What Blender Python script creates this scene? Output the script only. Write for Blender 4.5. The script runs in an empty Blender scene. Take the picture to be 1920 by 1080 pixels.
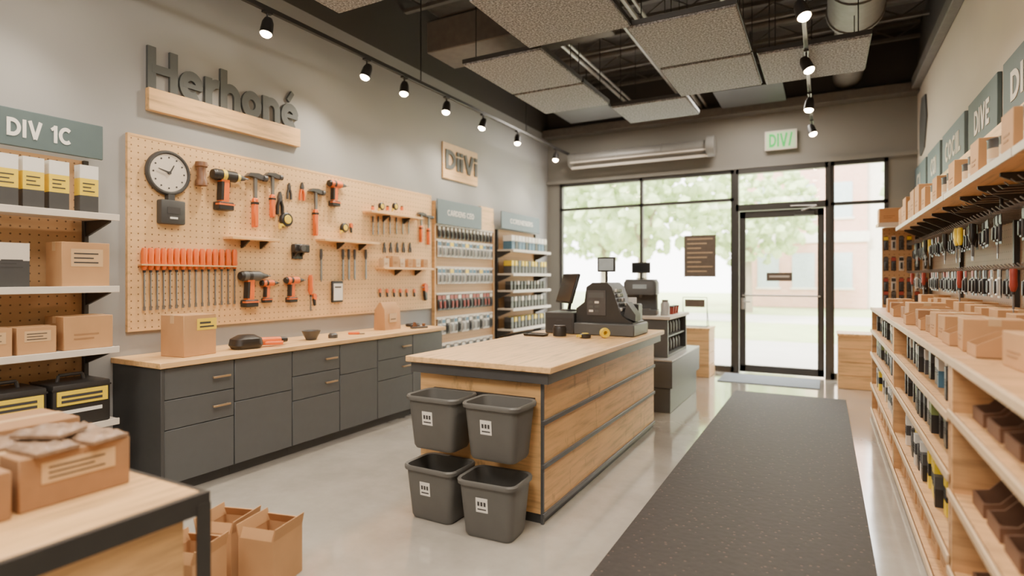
import bpy, bmesh, math, random
from mathutils import Vector, Matrix
random.seed(7)
R=random.uniform
# ---------- survey: image measurement -> point on a real room plane (metres) ----------
FP=1080.0; S,C=.4763,.8793; H=1.5
def ray(u,v):
    a=(u-960)/FP; return (-S+C*a, C+S*a, (520-v)/FP)
def onX(X,u,v): d=ray(u,v); t=X/d[0]; return (X,d[1]*t,H+d[2]*t)
def onY(Y,u,v): d=ray(u,v); t=Y/d[1]; return (d[0]*t,Y,H+d[2]*t)
WL,WR,WB,WF=-4.5,1.14,9.7,-1.6
PI=math.pi
# ---------- materials ----------
def lin(c): return tuple((x/255/12.92 if x/255<=.04045 else ((x/255+.055)/1.055)**2.4) for x in c)+(1,)
class NT:
    def __init__(s,name):
        s.m=bpy.data.materials.new(name); s.m.use_nodes=True; s.t=s.m.node_tree; s.n=s.t.nodes; s.b=s.n['Principled BSDF']
    def add(s,k,**kw):
        x=s.n.new(k)
        for a,b in kw.items(): setattr(x,a,b)
        return x
    def link(s,a,b): s.t.links.new(a,b)
    def math(s,op,a,b=None):
        x=s.add('ShaderNodeMath',operation=op)
        for i,q in enumerate((a,b)):
            if q is None: continue
            if isinstance(q,(int,float)): x.inputs[i].default_value=q
            else: s.link(q,x.inputs[i])
        return x.outputs[0]
    def mix(s,f,a,b):
        x=s.add('ShaderNodeMix',data_type='RGBA')
        if isinstance(f,(int,float)): x.inputs[0].default_value=f
        else: s.link(f,x.inputs[0])
        for i,q in ((6,a),(7,b)):
            if isinstance(q,tuple): x.inputs[i].default_value=q
            else: s.link(q,x.inputs[i])
        return x.outputs[2]
    def noise(s,scale,detail=3,sc=(1,1,1),rough=.5):
        tc=s.add('ShaderNodeTexCoord'); mp=s.add('ShaderNodeMapping'); mp.inputs['Scale'].default_value=sc
        s.link(tc.outputs['Object'],mp.inputs[0]); n=s.add('ShaderNodeTexNoise'); n.inputs['Scale'].default_value=scale; n.inputs['Detail'].default_value=detail; n.inputs['Roughness'].default_value=rough
        s.link(mp.outputs[0],n.inputs[0]); return n.outputs['Fac']
    def ramp(s,f,stops):
        r=s.add('ShaderNodeValToRGB'); s.link(f,r.inputs[0]); e=r.color_ramp.elements
        while len(e)<len(stops): e.new(.5)
        for i,(p,c) in enumerate(stops): e[i].position=p; e[i].color=c
        return r.outputs[0]
    def bump(s,h,st=.2,d=.01):
        b=s.add('ShaderNodeBump'); b.inputs['Strength'].default_value=st; b.inputs['Distance'].default_value=d
        s.link(h,b.inputs['Height']); s.link(b.outputs[0],s.b.inputs['Normal'])
    def fin(s,col=None,rough=.6,metal=0,coat=0):
        if col is not None:
            if isinstance(col,tuple): s.b.inputs['Base Color'].default_value=col
            else: s.link(col,s.b.inputs['Base Color'])
        s.b.inputs['Roughness'].default_value=rough; s.b.inputs['Metallic'].default_value=metal
        s.b.inputs['Coat Weight'].default_value=coat; s.b.inputs['Coat Roughness'].default_value=.1
        return s.m
def dk(c,k): return tuple(min(255,x*k) for x in c)
def M(name,col,rough=.55,metal=0,var=.12,scale=14,bump=0,emis=0,coat=0,trans=0):
    t=NT(name); f=t.noise(scale,3); c=t.mix(f,lin(dk(col,1-var)),lin(dk(col,1+var)))
    if bump: t.bump(f,bump)
    if emis:
        t.b.inputs['Emission Color'].default_value=lin(col); t.b.inputs['Emission Strength'].default_value=emis
    if trans: t.b.inputs['Transmission Weight'].default_value=trans
    return t.fin(c,rough,metal,coat)
def wood(name,col,axis=0,rough=.45,var=.12,knots=False):
    t=NT(name); sc=[14,14,14]; sc[axis]=1.1
    f=t.noise(2.2,5,tuple(sc),.6); c=t.ramp(f,[(.3,lin(dk(col,1-var*1.4))),(.5,lin(col)),(.72,lin(dk(col,1+var*.5)))])
    if knots:
        g=t.noise(13,3,tuple(.45 if i==2 else 1 for i in range(3)),.6); k=t.ramp(g,[(.6,(0,0,0,1)),(.72,(1,1,1,1))]); c=t.mix(t.math('MULTIPLY',k,.6),c,lin(dk(col,.66)))
    t.bump(f,.06); return t.fin(c,rough)
def pegmat(name,col,pitch=.05,hole=(128,96,64)):
    t=NT(name); tc=t.add('ShaderNodeTexCoord'); sp=t.add('ShaderNodeSeparateXYZ'); t.link(tc.outputs['Object'],sp.inputs[0])
    q=[]
    for o in (0,2):
        fr=t.math('SUBTRACT',t.math('FRACT',t.math('DIVIDE',sp.outputs[o],pitch)),.5); q.append(t.math('MULTIPLY',fr,fr))
    h=t.math('LESS_THAN',t.math('ADD',q[0],q[1]),.013)
    f=t.noise(3,4,(1,1,8)); c=t.mix(f,lin(dk(col,.93)),lin(dk(col,1.05)))
    return t.fin(t.mix(h,c,lin(hole)),.6)
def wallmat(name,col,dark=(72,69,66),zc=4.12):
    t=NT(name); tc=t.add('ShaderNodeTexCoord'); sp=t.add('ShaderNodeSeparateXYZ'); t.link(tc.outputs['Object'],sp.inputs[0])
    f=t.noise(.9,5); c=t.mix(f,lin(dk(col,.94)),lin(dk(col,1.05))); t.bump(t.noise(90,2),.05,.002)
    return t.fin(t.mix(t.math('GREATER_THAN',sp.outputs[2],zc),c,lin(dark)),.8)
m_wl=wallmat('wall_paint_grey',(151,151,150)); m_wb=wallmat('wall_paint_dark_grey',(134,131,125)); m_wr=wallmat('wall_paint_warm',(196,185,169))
t=NT('polished_concrete'); f=t.noise(.8,7,rough=.65); g=t.noise(14,4); c=t.ramp(f,[(.3,lin((138,132,123))),(.52,lin((166,160,151))),(.75,lin((186,181,172)))]); c=t.mix(t.math('MULTIPLY',g,.25),c,lin((134,127,117))); m_floor=t.fin(c,.13,coat=1.0)
t=NT('acoustic_felt'); f=t.noise(60,3,rough=.7); c=t.ramp(f,[(.38,lin((90,91,93))),(.5,lin((124,125,127))),(.62,lin((166,167,169)))]); t.bump(f,.2); m_ac=t.fin(c,.95)
t=NT('rubber_runner'); tc=t.add('ShaderNodeTexCoord'); vo=t.add('ShaderNodeTexVoronoi'); vo.inputs['Scale'].default_value=23; t.link(tc.outputs['Object'],vo.inputs[0])
k=t.math('LESS_THAN',vo.outputs['Distance'],.17); c=t.mix(t.noise(30,3),lin((44,39,36)),lin((57,50,46))); c=t.mix(k,c,lin((88,72,62))); t.bump(vo.outputs['Distance'],.35,.005); m_mat=t.fin(c,.75)
t=NT('brick'); br=t.add('ShaderNodeTexBrick'); br.inputs['Scale'].default_value=3; br.inputs['Color1'].default_value=lin((212,158,140)); br.inputs['Color2'].default_value=lin((202,146,128)); br.inputs['Mortar'].default_value=lin((220,210,200)); tc=t.add('ShaderNodeTexCoord'); mp=t.add('ShaderNodeMapping'); mp.inputs['Rotation'].default_value=(PI/2,0,0); t.link(tc.outputs['Object'],mp.inputs[0]); t.link(mp.outputs[0],br.inputs[0]); m_brick=t.fin(br.outputs[0],.9)
w_top=wood('butcher_block',(226,182,126),1); w_ply=wood('plywood_birch',(218,172,116),1,knots=True); w_plyf=wood('plywood_front',(218,172,116),0,knots=True); w_x=wood('pine_x',(224,180,126),0); w_y=wood('pine_board',(212,168,114),1); w_shelf=wood('shelf_wood',(198,152,104),1,knots=True); w_dark=wood('walnut',(126,86,58),2)
m_peg=pegmat('pegboard',(226,184,132)); m_peg2=pegmat('pegboard_tan',(180,142,100),hole=(100,74,50)); m_peg3=pegmat('pegboard_brown',(152,124,98),hole=(90,68,50))
m_cab=M('cabinet_slate',(84,86,87),.45,var=.04); m_cabd=M('cabinet_dark',(64,64,64),.55,var=.05); m_band=M('metal_band',(84,84,85),.45,.2,var=.04)
m_blk=M('black_plastic',(40,38,37),.42,var=.1); m_blk2=M('dark_metal',(50,48,46),.5,.1,var=.1); m_frame=M('window_frame_dark',(58,56,54),.45,.1,var=.05)
m_duct=M('painted_duct',(122,118,113),.5,.1); m_tube=M('air_curtain_grey',(122,120,116),.4,.1,var=.05); m_deck=M('ceiling_deck_dark',(76,72,68),.9); m_joist=M('joist_steel',(98,93,88),.7); m_cond=M('conduit_steel',(174,171,166),.4,.3)
m_or=M('orange_plastic',(228,108,36),.45,var=.06); m_ye=M('yellow_plastic',(234,202,48),.5,var=.05); m_red=M('red_plastic',(150,58,46),.5); m_steel=M('tool_steel',(128,126,124),.35,.5,var=.08); m_dst=M('dark_steel',(84,83,84),.45,.4)
m_bin=M('bin_grey_plastic',(92,91,88),.5,var=.04); m_white=M('white_card',(226,222,214),.6,var=.03); m_cream=M('off_white_metal',(212,202,188),.5,var=.03); m_rail=M('tan_shelf_edge',(204,174,138),.55,var=.05); m_card=M('cardboard',(186,142,98),.8,var=.07,scale=6); m_cardd=M('cardboard_dark',(156,116,80),.8,var=.07); m_tape=M('packing_tape',(202,168,126),.4,var=.04)
m_teal=M('teal_sign',(76,92,94),.6,var=.04); m_teal2=M('teal_sign_pale',(102,118,124),.6,var=.04); m_ink=M('dark_ink',(58,56,56),.7,var=.05); m_sgn=M('sign_letter_grey',(82,86,86),.7,var=.03)
m_green=M('green_ink',(20,170,66),.5,emis=.5); m_exit=M('exit_panel',(176,206,160),.5,var=.02,emis=.2); m_brown=M('brown_fibreboard',(108,76,56),.7); m_brass=M('brass_handle',(168,142,110),.4,.5); m_blue=M('blue_plastic',(70,108,132),.5); m_lime=M('green_card',(124,138,80),.5)
m_clear=M('clear_blister',(188,190,190),.25,var=.02); m_screen=M('screen_glass',(32,33,36),.15,var=.02); m_scr2=M('lit_screen',(150,158,158),.2,emis=.25); m_lens=M('lamp_lens',(255,226,180),.3,var=0,emis=80); m_bag=M('clear_bag_plastic',(126,102,82),.4,bump=.5,var=.4,scale=22); m_poster=M('poster_brown',(96,84,74),.6); m_rug=M('entry_carpet',(116,124,132),.95,var=.15,scale=60)
m_grass=M('grass',(188,202,146),.95,var=.08,scale=2); m_pave=M('pavement',(214,210,202),.9,var=.05,scale=1); m_leaf=M('foliage',(182,200,148),.9,var=.14,scale=3,bump=.4); m_bark=M('bark',(156,142,124),.9); m_glassb=M('building_glass',(176,188,194),.3); m_conc=M('painted_concrete',(218,212,204),.8)
t=NT('window_glass'); t.n.remove(t.b); tr=t.add('ShaderNodeBsdfTransparent'); gl=t.add('ShaderNodeBsdfGlossy'); gl.inputs['Roughness'].default_value=.02; mx=t.add('ShaderNodeMixShader'); mx.inputs[0].default_value=.05
t.link(tr.outputs[0],mx.inputs[1]); t.link(gl.outputs[0],mx.inputs[2]); t.link(mx.outputs[0],t.n['Material Output'].inputs[0]); m_glass=t.m
# ---------- mesh builder ----------
def rr_pts(w,d,r,n=4):
    o=[]
    for cx,cy,a0 in ((w/2-r,d/2-r,0),(-w/2+r,d/2-r,PI/2),(-w/2+r,-d/2+r,PI),(w/2-r,-d/2+r,1.5*PI)):
        for i in range(n+1):
            a=a0+PI/2*i/n; o.append((cx+r*math.cos(a),cy+r*math.sin(a)))
    return o
class B:
    def __init__(s,*mats): s.bm=bmesh.new(); s.mats=mats
    def box(s,x0,y0,z0,x1,y1,z1,m=0,bev=0,seg=1):
        vs=bmesh.ops.create_cube(s.bm,size=1)['verts']
        for v in vs: v.co=Vector(((x0+x1)/2+v.co.x*(x1-x0),(y0+y1)/2+v.co.y*(y1-y0),(z0+z1)/2+v.co.z*(z1-z0)))
        for f in {f for v in vs for f in v.link_faces}: f.material_index=m
        if bev:
            for f in bmesh.ops.bevel(s.bm,geom=list({e for v in vs for e in v.link_edges}),offset=bev,segments=seg,affect='EDGES',profile=.5)['faces']: f.material_index=m
        return s
    def loft(s,rings,m=0,smooth=True,caps=(True,True)):
        vr=[[s.bm.verts.new(p) for p in r] for r in rings]
        for a,b in zip(vr,vr[1:]):
            n=len(a)
            for i in range(n):
                f=s.bm.faces.new((a[i],a[(i+1)%n],b[(i+1)%n],b[i])); f.material_index=m; f.smooth=smooth
        if caps[0]: s.bm.faces.new(vr[0][::-1]).material_index=m
        if caps[1]: s.bm.faces.new(vr[-1]).material_index=m
        return s
    def cyl(s,p0,p1,r0,r1=None,m=0,seg=14):
        p0,p1=Vector(p0),Vector(p1); r1=r0 if r1 is None else r1; ax=(p1-p0).normalized()
        u=ax.orthogonal().normalized(); w=ax.cross(u)
        ring=lambda p,r:[p+(u*math.cos(2*PI*i/seg)+w*math.sin(2*PI*i/seg))*r for i in range(seg)]
        return s.loft([ring(p0,r0),ring(p1,r1)],m)
    def tube(s,pts,r,m=0,seg=8):
        for a,b in zip(pts,pts[1:]): s.cyl(a,b,r,r,m,seg)
        return s
    def prism(s,pts,d0,d1,m=0,pl='xz'):
        f={'xz':lambda a,b,d:(a,d,b),'yz':lambda a,b,d:(d,a,b),'xy':lambda a,b,d:(a,b,d)}[pl]
        return s.loft([[f(a,b,d0) for a,b in pts],[f(a,b,d1) for a,b in pts]],m,False)
    def rr(s,rings,m=0,c=(0,0),caps=(True,True),smooth=True):
        return s.loft([[(c[0]+x,c[1]+y,z) for x,y in rr_pts(w,d,r)] for w,d,z,r in rings],m,smooth,caps)
    def lathe(s,prof,m=0,seg=20,o=(0,0,0),ax='z'):
        rings=[]
        for r,h in prof:
            q=[]
            for i in range(seg):
                a=2*PI*i/seg; x,y=max(r,.0004)*math.cos(a),max(r,.0004)*math.sin(a)
                q.append({'z':(o[0]+x,o[1]+y,o[2]+h),'y':(o[0]+x,o[1]-h,o[2]+y),'x':(o[0]+h,o[1]+x,o[2]+y)}[ax])
            rings.append(q)
        return s.loft(rings,m)
    def ribbon(s,pts,hw,d,sx,sz,m=0):
        # thick stroke in the xz plane, extruded towards -y by d
        n=len(pts); cl=(Vector(pts[0])-Vector(pts[-1])).length<1e-4; rings=[]
        for i,p in enumerate(pts):
            if cl: a=Vector(pts[i-1] if i>0 else pts[-2]); b=Vector(pts[i+1] if i<n-1 else pts[1])
            else: a=Vector(pts[max(0,i-1)]); b=Vector(pts[min(n-1,i+1)])
            p=Vector(p); t1=p-a; t2=b-p
            t1=t1.normalized() if t1.length>1e-6 else t2.normalized(); t2=t2.normalized() if t2.length>1e-6 else t1
            tt=(t1+t2).normalized(); nn=Vector((-tt.y,tt.x)); k=hw/max(.5,nn.dot(Vector((-t1.y,t1.x))))
            l=p+nn*k; r=p-nn*k
            rings.append([(l.x*sx,0,l.y*sz),(r.x*sx,0,r.y*sz),(r.x*sx,-d,r.y*sz),(l.x*sx,-d,l.y*sz)])
        return s.loft(rings,m,False,(not cl,not cl))
    def mesh(s,name):
        bmesh.ops.recalc_face_normals(s.bm,faces=s.bm.faces[:]); me=bpy.data.meshes.new(name); s.bm.to_mesh(me); s.bm.free()
        for m in s.mats: me.materials.append(m)
        me.set_sharp_from_angle(angle=math.radians(38))
        return me
COL=bpy.context.scene.collection
def obj(name,data,loc=(0,0,0),rz=0,parent=None,label=None,cat=None,group=None,kind=None):
    o=bpy.data.objects.new(name,data); COL.objects.link(o); o.location=loc; o.rotation_euler=(0,0,rz)
    if parent: o.parent=parent
    for k,v in (('label',label),('category',cat),('group',group),('kind',kind)):
        if v: o[k]=v
    return o
def part(parent,name,b,loc=(0,0,0),rz=0,label=None): return obj(name,b.mesh(name),loc,rz,parent,label)
def solo(name,b,loc=(0,0,0),rz=0,label=None,cat=None,group=None,kind=None): return obj(name,b.mesh(name),loc,rz,None,label,cat,group,kind)
def struct(name,b): return obj(name,b.mesh(name),kind='structure')
def thing(name,loc,rz,label,cat,parts,group=None,absolute=False):
    e=obj(name,None,loc,rz,None,label,cat,group); e.empty_display_size=.1
    for p in parts:
        if absolute: part(e,p[0],p[1],tuple(-x for x in loc))
        else: part(e,p[0],p[1])
    return e
def dup(o,parent=None):
    n=o.copy(); COL.objects.link(n)
    if parent: n.parent=parent
    for c in list(o.children): dup(c,n)
    return n
CACHE={}
def place(key,mk,loc,rz=0,sc=None,rx=0,**props):
    o=CACHE.get(key)
    n=dup(o) if o else mk()
    if not o: CACHE[key]=n
    n.location=loc; n.rotation_euler=(rx,0,rz); n.scale=(sc,)*3 if sc else (1,1,1)
    for k,v in props.items(): n[k]=v
    return n
# bold sans letterforms built from thick strokes (q = half stroke width; x-height 1, cap height 1.4)
def arc(cx,cy,rx,ry,a0,a1,n=20): return [(cx+rx*math.cos(math.radians(a0+(a1-a0)*i/n)),cy+ry*math.sin(math.radians(a0+(a1-a0)*i/n))) for i in range(n+1)]
def glyphs(q):
    r=.5-q; c=1.4-q; rr_=.7-q; E=[arc(.5,.5,r,r,8,312),([(q,.5),(1.0-q*.3,.5)],.52)]
    return {'H':(1.15,[[(q,0),(q,1.4)],[(1.15-q,0),(1.15-q,1.4)],([(q,.72),(1.15-q,.72)],.85)]),
    'e':(1.0,E),'o':(1.0,[arc(.5,.5,r,r,0,360,28)]),
    'n':(.94,[[(q,0),(q,1)],arc(.47,.53,.47-q,.47-q,165,0)+[(.94-q,0)]]),'h':(.94,[[(q,0),(q,1.45)],arc(.47,.53,.47-q,.47-q,165,0)+[(.94-q,0)]]),
    'r':(.62,[[(q,0),(q,1)],arc(.56,.42,.56-q,.58-q,165,80)]),'é':(1.0,E+[([(.4,1.1),(.66,1.46)],.6)]),
    'D':(1.12,[[(q,0),(q,1.4)],[(.05,c),(.4,c)]+arc(.42,.7,.7-q,rr_,88,-88)+[(.4,q),(.05,q)]]),'I':(2*q,[[(q,0),(q,1.4)]]),
    'V':(1.2,[[(q,1.4),(.6,.0)],[(1.2-q,1.4),(.6,.0)]]),'1':(.6,[[(.6-q,0),(.6-q,1.4)],([(.6-q,1.28),(.08,1.02)],.8)]),
    'C':(1.12,[arc(.64,.7,.64-q,rr_,48,312)]),'i':(2*q,[[(q,0),(q,1)],[(q,1.14),(q,1.42)]]),'E':(.86,[[(q,0),(q,1.4)],[(q,c),(.86,c)],([(q,.7),(.8,.7)],.85),[(q,q),(.86,q)]]),
    'O':(1.2,[arc(.6,.7,.6-q,rr_,0,360,28)]),'L':(.8,[[(q,0),(q,1.4)],[(q,q),(.8,q)]]),'/':(.6,[[(.1,0),(.5,1.4)]]),' ':(.4,[]),
    'A':(1.2,[[(q,0),(.6,1.4)],[(1.2-q,0),(.6,1.4)],([(.3,.42),(.9,.42)],.8)]),'R':(1.0,[[(q,0),(q,1.4)],[(.05,c),(.5,c)]+arc(.52,.98,.38,c-.98,88,-88,10)+[(.1,.98-(c-.98))],[(.45,.69),(.85,0)]]),
    'N':(1.12,[[(q,0),(q,1.4)],[(1.12-q,0),(1.12-q,1.4)],[(q,1.35),(1.12-q,.05)]]),'S':(.95,[arc(.48,1.4-q-.3,.48-q,.3,30,270,14)+arc(.48,q+.3,.48-q,.3,90,-150,14)])}
def letters(s,w,h,mat,parent,loc,depth=.006,hw=.135,gap=.14,top=None):
    GL=glyphs(hw); tot=sum(GL[c][0] for c in s)+gap*(len(s)-1); mh=top or (1.5 if 'é' in s else 1.4); sx=w/tot; sz=h/mh; x=loc[0]-w/2
    for c in s:
        adv,st=GL[c]
        if st:
            b=B(mat)
            for i,p in enumerate(st):
                f=1
                if isinstance(p,tuple): p,f=p
                b.ribbon(p,hw*f,depth+.0007*i,sx,sz)   # each stroke stands a hair proud of the last
            part(parent,'letter',b,(x,loc[1],loc[2]-h/2))
        x+=(adv+gap)*sx
# ---------- room shell ----------
struct('floor',B(m_floor).box(WL-.1,WF-.1,-.1,WR+.1,WB+.1,0))
struct('wall_left',B(m_wl).box(WL-.15,WF,0,WL,WB+.15,4.95))
struct('wall_right',B(m_wr).box(WR,WF,0,WR+.15,WB+.15,4.95))
struct('wall_front',B(m_wl).box(WL-.15,WF-.15,0,WR+.15,WF,4.95))
struct('ceiling',B(m_deck).box(WL-.15,WF-.15,4.95,WR+.15,WB+.15,5.1))
x0,x1,xd0,xd1=-4.25,.80,-1.22,.055
struct('wall_back',B(m_wb).box(WL,WB,0,x0,WB+.15,4.95).box(x1,WB,0,WR,WB+.15,4.95).box(x0,WB,3.2,x1,WB+.15,4.95))
def window(n,a,b,z0,zt,vert=()):
    e=obj('window_%d'%n,None,((a+b)/2,WB,z0),0,None,None,None,None,'structure'); L=tuple(-x for x in e.location)
    f=B(m_frame); k=.05
    for r in ((a,z0,a+k,3.2),(b-k,z0,b,3.2),(a,3.14,b,3.2),(a,z0,b,z0+.09),(a,zt-.025,b,zt+.025))+tuple((q-.025,z0,q+.025,3.2) for q in vert): f.box(r[0],WB-.02,r[1],r[2],WB+.06,r[3])
    part(e,'frame',f,L); part(e,'glass_pane',B(m_glass).box(a+.02,WB+.02,z0+.05,b-.02,WB+.026,3.17),L)
window(1,x0,xd0-.03,0,2.73,(-2.74,)); window(2,xd1+.03,x1,0,2.58)
e=obj('door_1',None,((xd0+xd1)/2,WB,0),0,None,None,None,None,'structure'); L=tuple(-x for x in e.location)
f=B(m_frame)
for r in ((xd0-.03,0,xd0+.04,3.2),(xd1-.04,0,xd1+.03,3.2),(xd0,3.12,xd1,3.2),(xd0,2.54,xd1,2.64)): f.box(r[0],WB-.05,r[1],r[2],WB+.08,r[3])
part(e,'door_frame',f,L)
f=B(m_frame); a,b=xd0+.05,xd1-.05
for r in ((a,.02,a+.09,2.53),(b-.09,.02,b,2.53),(a,2.42,b,2.53),(a,.02,b,.13)): f.box(r[0],WB-.02,r[1],r[2],WB+.04,r[3],bev=.004)
part(e,'door_leaf',f,L)
part(e,'glass_pane',B(m_glass).box(a+.06,WB+.01,.1,b-.06,WB+.016,3.15),L)
part(e,'push_bar',B(m_cond,m_blk2).cyl((a+.05,WB-.09,1.22),(b-.05,WB-.09,1.22),.014).box(a+.03,WB-.1,1.19,a+.09,WB-.01,1.25,1).box(b-.09,WB-.1,1.19,b-.03,WB-.01,1.25,1),L)
part(e,'door_handle',B(m_cond).box(a+.03,WB-.05,1.0,a+.075,WB-.02,1.18,bev=.005).cyl((a+.05,WB-.07,1.12),(a+.17,WB-.07,1.12),.012).cyl((a+.05,WB-.02,1.12),(a+.05,WB-.08,1.12),.012),L)
part(e,'door_closer',B(m_blk2,m_cond).box(b-.4,WB-.09,2.43,b-.12,WB-.02,2.5,bev=.01).tube([(b-.3,WB-.07,2.5),(b-.1,WB-.12,2.56),(b-.45,WB-.05,2.58)],.01,1),L)
struct('trim_1',B(m_wb).box(WL,WB-.06,3.2,WR,WB-.001,3.26))
struct('trim_2',B(m_joist).box(WL,WB-.25,4.02,WR,WB-.001,4.16,bev=.01))
struct('trim_3',B(m_joist).box(WR-.1,WF,4.05,WR-.001,WB-.26,4.2,bev=.01))
struct('baseboard_left',B(m_cabd).box(WL,5.6,0,WL+.02,WB,.1))
# ---------- ceiling ----------
def joist():
    L=WR-WL-.02; b=B(m_joist); b.box(0,-.04,.19,L,.04,.23).box(0,-.03,0,L,.03,.04)
    n=20
    for i in range(n): b.cyl((L*i/n,0,.03 if i%2 else .2),(L*(i+1)/n,0,.2 if i%2 else .03),.01,seg=6)
    return solo('ceiling_joist',b,label='dark open-web steel joist under the roof deck',cat='ceiling joist',group='ceiling joists')
for i in range(12): place('joist',joist,(WL+.01,1.0+i*.76,4.715))
b=B(m_joist,m_blk2).box(-3.9,5.2,4.0,-1.9,5.75,4.35,bev=.01)
for i in range(6): b.box(-2.75,5.185,4.08+i*.035,-2.35,5.2,4.095+i*.035,1)
solo('air_duct',b,label='dark rectangular air duct with louvred vent at ceiling',cat='air duct')
b=B(m_duct); b.cyl((.3,1.0,4.42),(.3,7.3,4.42),.27,seg=28).cyl((.3,7.3,4.42),(.3,7.7,4.42),.27,.19,seg=28).cyl((.3,7.7,4.42),(.3,9.69,4.42),.19,seg=24)
for y in (2,3.2,4.4,5.6,6.5,7.25): b.cyl((.3,y,4.42),(.3,y+.05,4.42),.285,seg=28)
solo('spiral_duct',b,label='large round grey ventilation duct hung from ceiling',cat='air duct')
b=B(m_tube,m_blk2,m_cream).cyl((-3.9,9.45,3.56),(-1.6,9.45,3.56),.11,seg=24).cyl((-3.95,9.45,3.56),(-3.85,9.45,3.56),.125,m=0).cyl((-1.62,9.45,3.56),(-1.5,9.45,3.56),.165,m=0)
for x in (-3.1,-2.35): b.cyl((x,9.45,3.56),(x+.025,9.45,3.56),.12,m=0)
for x in (-3.6,-1.8): b.box(x,9.45,3.54,x+.05,9.699,3.6,1)
b.box(-3.9,9.33,3.49,-1.6,9.35,3.51,2).box(-3.9,9.38,3.40,-1.6,9.44,3.43,2)
solo('air_curtain',b,label='slim grey tubular air curtain mounted above shop window',cat='air curtain')
for (xa,z) in ((-1.75,4.25),(-2.9,4.42),(-.9,4.3),(-2.1,4.5)): solo('conduit_pipe',B(m_cond).cyl((xa,1,z),(xa,9.69,z),.024,seg=8).cyl((xa+.09,1,z),(xa+.09,9.69,z),.018,seg=8),label='paired steel conduit pipes running under the ceiling',cat='pipe',group='ceiling conduits')
for y in (4.42,8.22): solo('cross_pipe',B(m_joist).cyl((WL+.01,y,4.82),(WR-.01,y,4.82),.045,seg=12),label='dark painted sprinkler pipe under the ceiling',cat='pipe',group='sprinkler pipes')
PAN=[(-2.38,3.7,-1.43,4.72),(-3.15,4.8,-2.3,5.82),(-3.15,5.87,-2.3,6.72),(-1.46,4.75,-.6,5.79),(-1.46,5.85,-.6,6.82),(-2.32,6.88,-1.42,7.68),(-.55,5.9,.36,6.85),(-3.4,2.4,-2.5,3.38)]
for i,(a,b_,c,d) in enumerate(PAN):
    e=thing('acoustic_panel',((a+c)/2,(b_+d)/2,3.6),0,'speckled grey square acoustic panel hung from the ceiling','acoustic panel',[],'hanging acoustic panels')
    w,l=(c-a)/2,(d-b_)/2
    part(e,'felt_board',B(m_ac).box(-w,-l,0,w,l,.05,bev=.006))
    part(e,'edge_frame',B(m_blk2).box(-w-.008,-l-.008,.02,w+.008,-l,.06).box(-w-.008,l,.02,w+.008,l+.008,.06).box(-w-.008,-l,.02,-w,l,.06).box(w,-l,.02,w+.008,l,.06))
    for sx in (-1,1):
        for sy in (-1,1):
            top=1.34
            if i==1 and sy>0: top=.4
            if i==6 and sx>0: top=.54
            part(e,'hanging_wire',B(m_blk2).cyl((sx*w*.8,sy*l*.8,.04),(sx*w*.8,sy*l*.8,top),.005,seg=6))
# ---------- track lights ----------
def track(X,Z,y0,y1,heads,dx,lab,en):
    ym=(y0+y1)/2
    e=thing('light_track',(X,ym,Z),0,lab,'light track',[])
    part(e,'rail',B(m_blk).box(-.018,y0-ym,-.02,.018,y1-ym,.02,bev=.003))
    y=y0+.5
    while y<y1: part(e,'hanging_rod',B(m_blk).cyl((0,y-ym,.02),(0,y-ym,4.94-Z),.007,seg=6)); y+=2.6
    for i,hy in enumerate(heads):
        tgt=Vector((X+dx[i%len(dx)],hy-.5+R(-.2,.2),1.6)); p=Vector((X,hy,Z-.14)); d=(tgt-p).normalized()
        h=obj('spotlight',None,(X,hy,Z-.02),0,None,'black cylinder track spotlight, lit warm white','spotlight','track spotlights')
        part(h,'bracket',B(m_blk).cyl((0,0,0),(0,0,-.09),.008,seg=8).box(-.02,-.04,-.015,.02,.04,0))
        q=d.to_track_quat('-Z','Y')
        c=part(h,'lamp_body',B(m_blk).lathe([(.0,.07),(.032,.068),(.046,.03),(.052,-.07),(.047,-.07),(.045,-.06)],seg=20),(0,0,-.12)); c.rotation_mode='QUATERNION'; c.rotation_quaternion=q
        c=part(h,'lamp_lens',B(m_lens).lathe([(.044,-.06),(.044,-.072),(.034,-.086),(.015,-.092),(0,-.093)],seg=20),(0,0,-.12)); c.rotation_mode='QUATERNION'; c.rotation_quaternion=q
        l=bpy.data.lights.new('spot','SPOT'); l.energy=en; l.color=(1,.86,.68); l.spot_size=math.radians(125); l.spot_blend=1; l.shadow_soft_size=.06
        lo=bpy.data.objects.new('spot_lamp',l); COL.objects.link(lo); lo.location=p+d*.12; lo.rotation_mode='QUATERNION'; lo.rotation_quaternion=q
track(-3.98,3.68,-.5,9.6,[.6,1.9,3.17,4.33,4.91,5.70,6.54,7.52,8.9],[-.2,.2,.1],'black lighting track with rods along the grey wall',92)
track(-.14,3.55,0,9.3,[1.0,2.6,4.6,5.8,7.15,8.4],[.7,-.2,.5],'black lighting track with rods above the aisle',112)
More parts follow.
